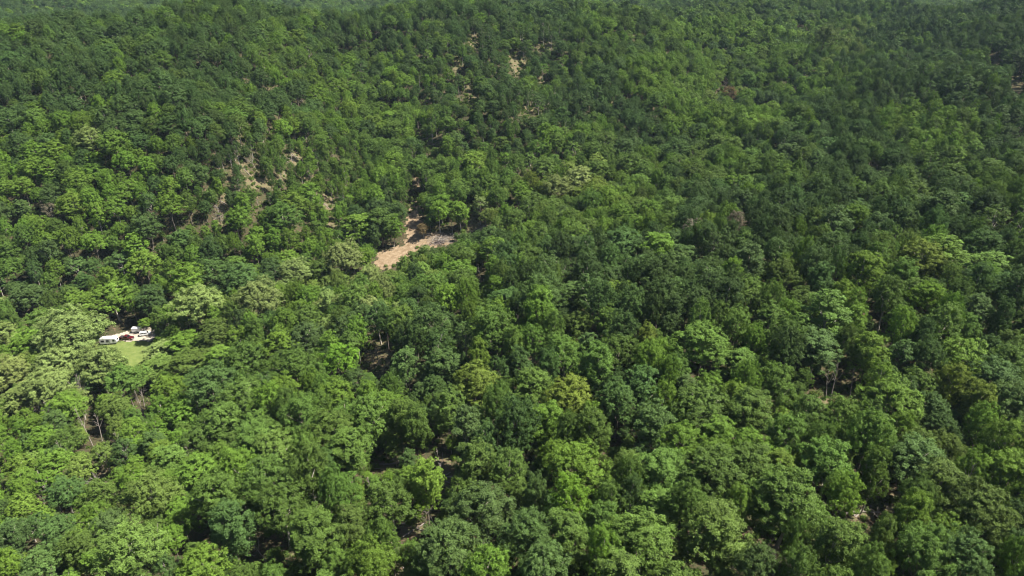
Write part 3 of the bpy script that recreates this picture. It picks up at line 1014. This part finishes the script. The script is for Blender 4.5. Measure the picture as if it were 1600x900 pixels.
# ------------------------------------------------------------------ logs and brush
lg = []
V, Fc = [], []
tube(V, Fc, [(-.5, 0, 0), (-.2, .012, .004), (.2, -.01, 0), (.5, .006, .003)], [.036, .034, .028, .02], 8)
V2 = len(V)
Fc.append(tuple(range(7, -1, -1)))
tube(V, Fc, [(.1, 0, .02), (.2, .07, .06)], [.012, .006], 5)
LOG = mesh_obj("fallen_log", V, Fc, [M_DEADWOOD], link=False, smooth=False).data
LOGSPOT = [("on the bare soil left of the cut slope", 345, 325, 4), ("on the pale soil of the cut slope", 462, 250, 5), ("on the cut slope's lower soil patch", 515, 320, 4), ("on the soil patch in front of the lone trunk", 690, 748, 4),
           ("on the tan soil left of the lone trunk", 600, 725, 5), ("on the soil under the grey dead tree", 640, 834, 2), ("on the reddish floor of the lower right gap", 1360, 795, 5), ("on the soil by the leaning stems", 155, 752, 4),
           ("on the small bare bank at lower left", 205, 815, 3), ("on the small scree patch of the spur", 680, 221, 4), ("beside the grey brush pile", 715, 370, 6), ("beside the bare purplish tangle", 1200, 885, 3)]
SIZEW = ["longest", "second longest", "middle-sized", "short", "shorter", "shortest"]
for where, px, py, n in LOGSPOT:
    for i in range(n):
        qx, qy = px + rng.normal(0, 11), py + rng.normal(0, 5)
        x, y = hit(qx, qy)
        o = bpy.data.objects.new("fallen_log", LOG)
        ln = 6.5 - i * .8 + rng.uniform(-.2, .2)
        o.location = (x, y, hz(x, y) + .18)
        sl = math.atan2(hz(x + 1, y) - hz(x - 1, y), 2)
        o.rotation_euler = (rng.uniform(-.05, .05), -sl + rng.uniform(-.04, .04), rng.uniform(-.7, .7))
        o.scale = (ln, 5.5, 5.5)
        col.objects.link(o)
        tag(o, f"{SIZEW[i]} grey fallen log lying {where}", "log", "fallen logs on the cleared ground")


def brush_pile(px, py, size, n, label, mat, seed):
    rg = np.random.default_rng(seed)
    x, y = hit(px, py)
    e = empty("brush_pile", (x, y, hz(x, y)))
    tag(e, label, "brush pile")
    for part, cnt, r0, r1 in (("logs", n, .10, .20), ("twigs", n * 6, .025, .05)):
        V, Fc = [], []
        for i in range(cnt):
            c = rg.normal(0, 1, 3) * np.array([size * .5, size * .28, 0])
            hh = max(.1, size * .22 * math.exp(-(c[0] / size) ** 2 * 2 - (c[1] / size) ** 2 * 4))
            c[2] = hz(x + c[0], y + c[1]) - hz(x, y) + rg.uniform(.05, 1) * hh
            d = unit_rows(rg.normal(0, 1, (1, 3)) * np.array([1, .6, .28]))[0]
            ln = size * rg.uniform(.18, .42)
            r = rg.uniform(r0, r1)
            tube(V, Fc, [c - d * ln, c + rg.normal(0, .05, 3), c + d * ln], [r, r * .85, r * .5], 6 if part == "logs" else 4)
        mesh_obj(part, V, Fc, [mat], parent=e)
    return e


brush_pile(690, 375, 7, 34, "wide grey pile of cut limbs and logs beside the tan dirt road", M_DEADWOOD, 5)
brush_pile(686, 380, 4, 22, "dark brown heap of brush at the lower edge of the grey pile", M_TWIG, 6)
brush_pile(755, 358, 6, 18, "loose grey heap of limbs at the wood's edge right of the big pile", M_DEADWOOD, 7)
brush_pile(1196, 892, 5, 14, "low purplish heap of twigs under the bare tangle at the bottom", M_TWIG, 8)
brush_pile(345, 342, 4, 14, "small grey heap of slash at the foot of the narrow bare strip", M_DEADWOOD, 9)

# ------------------------------------------------------------------ vehicles at the clearing
P_WHITE = plain("white_paint", (.62, .62, .61), .3, noise=.05, scale=1.5, coat=.4)
P_GREY = plain("grey_stripe", (.30, .31, .33), .4, noise=.05)
P_RED = plain("dark_red_paint", (.085, .006, .011), .25, noise=.1, scale=1.5, coat=.8)
P_GLASS = plain("dark_glass", (.012, .014, .017), .08)
P_TYRE = plain("tyre_rubber", (.02, .02, .02), .85, noise=.2)
P_STEEL = plain("steel", (.5, .5, .5), .35, .9)
P_LAMP = plain("lamp_glass", (.75, .75, .72), .15)
P_TAIL = plain("tail_lamp", (.35, .02, .02), .25)
P_BLACK = plain("black_trim", (.025, .025, .027), .6)


def prism(prof, y0, y1, bevel=.05, inset=None):
    """a side profile (x, z) given width; INSET narrows the vertices above a height: (z, metres)"""
    bm = bmesh.new()
    rows = []
    for y in (y0, y1):
        r = []
        for x, z in prof:
            yy = y
            if inset and z > inset[0]:
                yy = y + (inset[1] if y == y0 else -inset[1])
            r.append(bm.verts.new((x, yy, z)))
        rows.append(r)
    n = len(prof)
    bm.faces.new(rows[0])
    bm.faces.new(rows[1][::-1])
    for i in range(n):
        j = (i + 1) % n
        bm.faces.new((rows[0][j], rows[0][i], rows[1][i], rows[1][j]))
    bmesh.ops.recalc_face_normals(bm, faces=bm.faces)
    if bevel:
        bmesh.ops.bevel(bm, geom=list(bm.edges), offset=bevel, segments=2, affect='EDGES', clamp_overlap=True)
    return bm


def bm_obj(name, bm, mat, parent):
    me = bpy.data.meshes.new(name)
    bm.to_mesh(me)
    bm.free()
    me.materials.append(mat)
    o = bpy.data.objects.new(name, me)
    col.objects.link(o)
    o.parent = parent
    return o


def box(name, lo, hi, mat, parent, bevel=.02):
    return bm_obj(name, prism([(lo[0], lo[2]), (hi[0], lo[2]), (hi[0], hi[2]), (lo[0], hi[2])], lo[1], hi[1], bevel), mat, parent)


def wheel(x, y, parent, r=.37, w=.24):
    me_v, me_f = [], []
    prof = [(.58, -.5), (.9, -.5), (1, -.3), (1, .3), (.9, .5), (.58, .5)]
    for k in range(20):
        an = 2 * math.pi * k / 20
        for pr, pw in prof:
            me_v.append((r * pr * math.cos(an), pw * w, r * pr * math.sin(an)))
    m = len(prof)
    for k in range(20):
        for s in range(m):
            me_f.append((k * m + s, k * m + (s + 1) % m, ((k + 1) % 20) * m + (s + 1) % m, ((k + 1) % 20) * m + s))
    wv, wf = [], []
    tube(wv, wf, [(0, -w * .42, 0), (0, 0, 0), (0, w * .42, 0)], [r * .57, r * .5, r * .57], 16)
    wf.append(tuple(range(15, -1, -1)))
    t = mesh_obj("wheel", me_v, me_f, [P_TYRE], parent=parent, smooth=True)
    t.location = (x, y, r)
    mesh_obj("rim", wv, wf, [P_STEEL], parent=t)


def place(name, px, py, rz, label, cat):
    x, y = hit(px, py)
    return tag(empty(name, (x, y, hz(x, y) + .10), rz), label, cat)


# camper trailer
t = place("camper_trailer", 172, 537, R(8), "white camper trailer with sloped front parked on the grass edge left of the red pickup", "camper")
bm_obj("body", prism([(-3.3, .55), (3.0, .55), (3.45, 1.2), (3.2, 2.2), (2.6, 2.85), (-3.1, 2.95), (-3.35, 2.6)], -1.2, 1.2, .08), P_WHITE, t)
box("stripe", (-3.2, -1.215, 1.05), (3.1, 1.215, 1.22), P_GREY, t, .005)
for x0, x1 in ((-2.6, -1.5), (-.6, .4), (1.9, 2.6)):
    f = box("window", (x0 - .04, -1.23, 1.51), (x1 + .04, -1.20, 2.24), P_BLACK, t, .008)
    box("pane", (x0, -1.245, 1.55), (x1, -1.225, 2.2), P_GLASS, f, .004)
f = box("door", (.75, -1.235, .62), (1.5, -1.20, 2.5), P_WHITE, t, .01)
box("handle", (.82, -1.27, 1.5), (.92, -1.235, 1.62), P_STEEL, f, .005)
box("front_window", (3.02, -.75, 1.62), (3.44, .75, 2.1), P_GLASS, t, .05)
box("roof_vent", (-.4, -.38, 2.92), (.5, .38, 3.17), P_WHITE, t, .05)
box("roof_hatch", (1.4, -.2, 2.86), (1.8, .2, 3.0), P_GREY, t, .03)
bm_obj("hitch", prism([(3.0, .45), (4.5, .45), (4.5, .53), (3.0, .58)], -.09, .09, .01), P_BLACK, t)
for x in (-.55, .3):
    for y in (-1.08, 1.08):
        wheel(x, y, t, .34, .22)

# dark red pickup
t = place("pickup_truck", 199, 531, R(-6), "dark red pickup truck parked on pale gravel between the camper and white vehicles", "pickup")
bm_obj("body", prism([(-2.85, .55), (-2.0, .45), (2.5, .42), (2.85, .6), (2.85, .95), (2.65, 1.1), (1.15, 1.2), (-2.85, 1.2)], -.98, .98, .07), P_RED, t)
bm_obj("cab", prism([(-.95, 1.18), (1.25, 1.18), (.55, 1.85), (-.75, 1.88)], -.92, .92, .06, inset=(1.4, .16)), P_RED, t)
box("bed_liner", (-2.72, -.82, 1.17), (-1.02, .82, 1.215), P_BLACK, t, .01)
bm_obj("windscreen", prism([(1.24, 1.22), (1.26, 1.24), (.62, 1.83), (.60, 1.81)], -.72, .72, 0), P_GLASS, t)
for s in (-1, 1):
    y0, y1 = sorted((s * .80, s * .90))
    bm_obj("side_window", prism([(-.78, 1.28), (.95, 1.28), (.5, 1.76), (-.66, 1.78)], y0, y1, .01), P_GLASS, t)
    f = box("door", (-.3, min(s * .975, s * .992), .6), (1.0, max(s * .975, s * .992), 1.16), P_RED, t, .004)
    box("handle", (-.2, min(s * .99, s * 1.02), 1.0), (-.02, max(s * .99, s * 1.02), 1.05), P_BLACK, f, .004)
    box("headlight", (2.78, min(s * .6, s * .9), .78), (2.875, max(s * .6, s * .9), .95), P_LAMP, t, .02)
    box("taillight", (-2.875, min(s * .8, s * .95), .75), (-2.80, max(s * .8, s * .95), 1.1), P_TAIL, t, .01)
    box("mirror", (.85, min(s * .95, s * 1.15), 1.2), (.98, max(s * .95, s * 1.15), 1.38), P_BLACK, t, .02)
    for x in (-1.75, 1.8):
        wheel(x, s * .86, t, .39, .25)
box("bumper", (2.82, -.9, .42), (2.94, .9, .62), P_STEEL, t, .03)
box("grille", (2.84, -.55, .68), (2.885, .55, .95), P_BLACK, t, .01)

# white utility vehicle
t = place("white_car", 228, 525, R(20), "white boxy car with dark windows on the gravel right of the red pickup", "car")
bm_obj("body", prism([(-2.2, .5), (-1.9, .38), (1.9, .36), (2.2, .55), (2.2, .9), (1.2, 1.05), (-2.25, 1.05)], -.92, .92, .07), P_WHITE, t)
bm_obj("cabin", prism([(-2.22, 1.03), (1.25, 1.03), (.6, 1.68), (-2.0, 1.72)], -.88, .88, .06, inset=(1.2, .13)), P_WHITE, t)
bm_obj("windscreen", prism([(1.22, 1.08), (1.25, 1.1), (.67, 1.66), (.63, 1.64)], -.7, .7, 0), P_GLASS, t)
bm_obj("rear_window", prism([(-2.215, 1.15), (-2.19, 1.15), (-2.05, 1.62), (-2.08, 1.62)], -.66, .66, 0), P_GLASS, t)
for s in (-1, 1):
    y0, y1 = sorted((s * .78, s * .87))
    bm_obj("side_window", prism([(-.35, 1.13), (.95, 1.13), (.55, 1.6), (-.35, 1.62)], y0, y1, .01), P_GLASS, t)
    bm_obj("side_window", prism([(-1.95, 1.13), (-.47, 1.13), (-.47, 1.62), (-1.85, 1.62)], y0, y1, .01), P_GLASS, t)
    box("headlight", (2.13, min(s * .55, s * .85), .7), (2.225, max(s * .55, s * .85), .86), P_LAMP, t, .02)
    box("taillight", (-2.29, min(s * .72, s * .88), .75), (-2.2, max(s * .72, s * .88), 1.0), P_TAIL, t, .01)
    for x in (-1.35, 1.35):
        wheel(x, s * .82, t, .35, .22)

# small white enclosed trailer behind it
t = place("cargo_trailer", 215, 520.5, R(5), "small white box trailer at the back of the gravel behind the pickup", "trailer")
t.scale = (1.25, 1.2, 1.25)
bm_obj("body", prism([(-1.4, .5), (1.4, .5), (1.6, .9), (1.45, 1.85), (-1.4, 1.9)], -.8, .8, .05), P_WHITE, t)
box("rear_door", (-1.425, -.7, .58), (-1.39, .7, 1.8), P_GREY, t, .008)
bm_obj("hitch", prism([(1.3, .42), (2.5, .42), (2.5, .5), (1.3, .52)], -.06, .06, .01), P_BLACK, t)
for s in (-1, 1):
    box("mudguard", (-.5, min(s * .8, s * 1.02), .66), (.5, max(s * .8, s * 1.02), .72), P_BLACK, t, .01)
    wheel(0, s * .92, t, .32, .2)

# ------------------------------------------------------------------ air
if HAZE:
    m = bpy.data.materials.new("haze_air")
    m.use_nodes = True
    nt = m.node_tree
    nt.nodes.remove(nt.nodes["Principled BSDF"])
    pv = nt.nodes.new("ShaderNodeVolumePrincipled")
    pv.inputs['Color'].default_value = (.62, .82, 1.0, 1)
    pv.inputs['Density'].default_value = HAZE
    nt.links.new(pv.outputs[0], nt.nodes['Material Output'].inputs['Volume'])
    bm = bmesh.new()
    lo, hi = (GX[0] - 20, GY[0] - 20, float(GZ.min()) - 1.5), (GX[-1] + 20, GY[-1] + 20, max(CAMZ + 8, float(GZ.max()) + 24))
    bmesh.ops.create_cube(bm, size=1)
    for v in bm.verts:
        v.co = [lo[i] if v.co[i] < 0 else hi[i] for i in range(3)]
    me = bpy.data.meshes.new("haze")
    bm.to_mesh(me)
    bm.free()
    me.materials.append(m)
    o = bpy.data.objects.new("haze", me)
    col.objects.link(o)
    o['kind'] = "stuff"
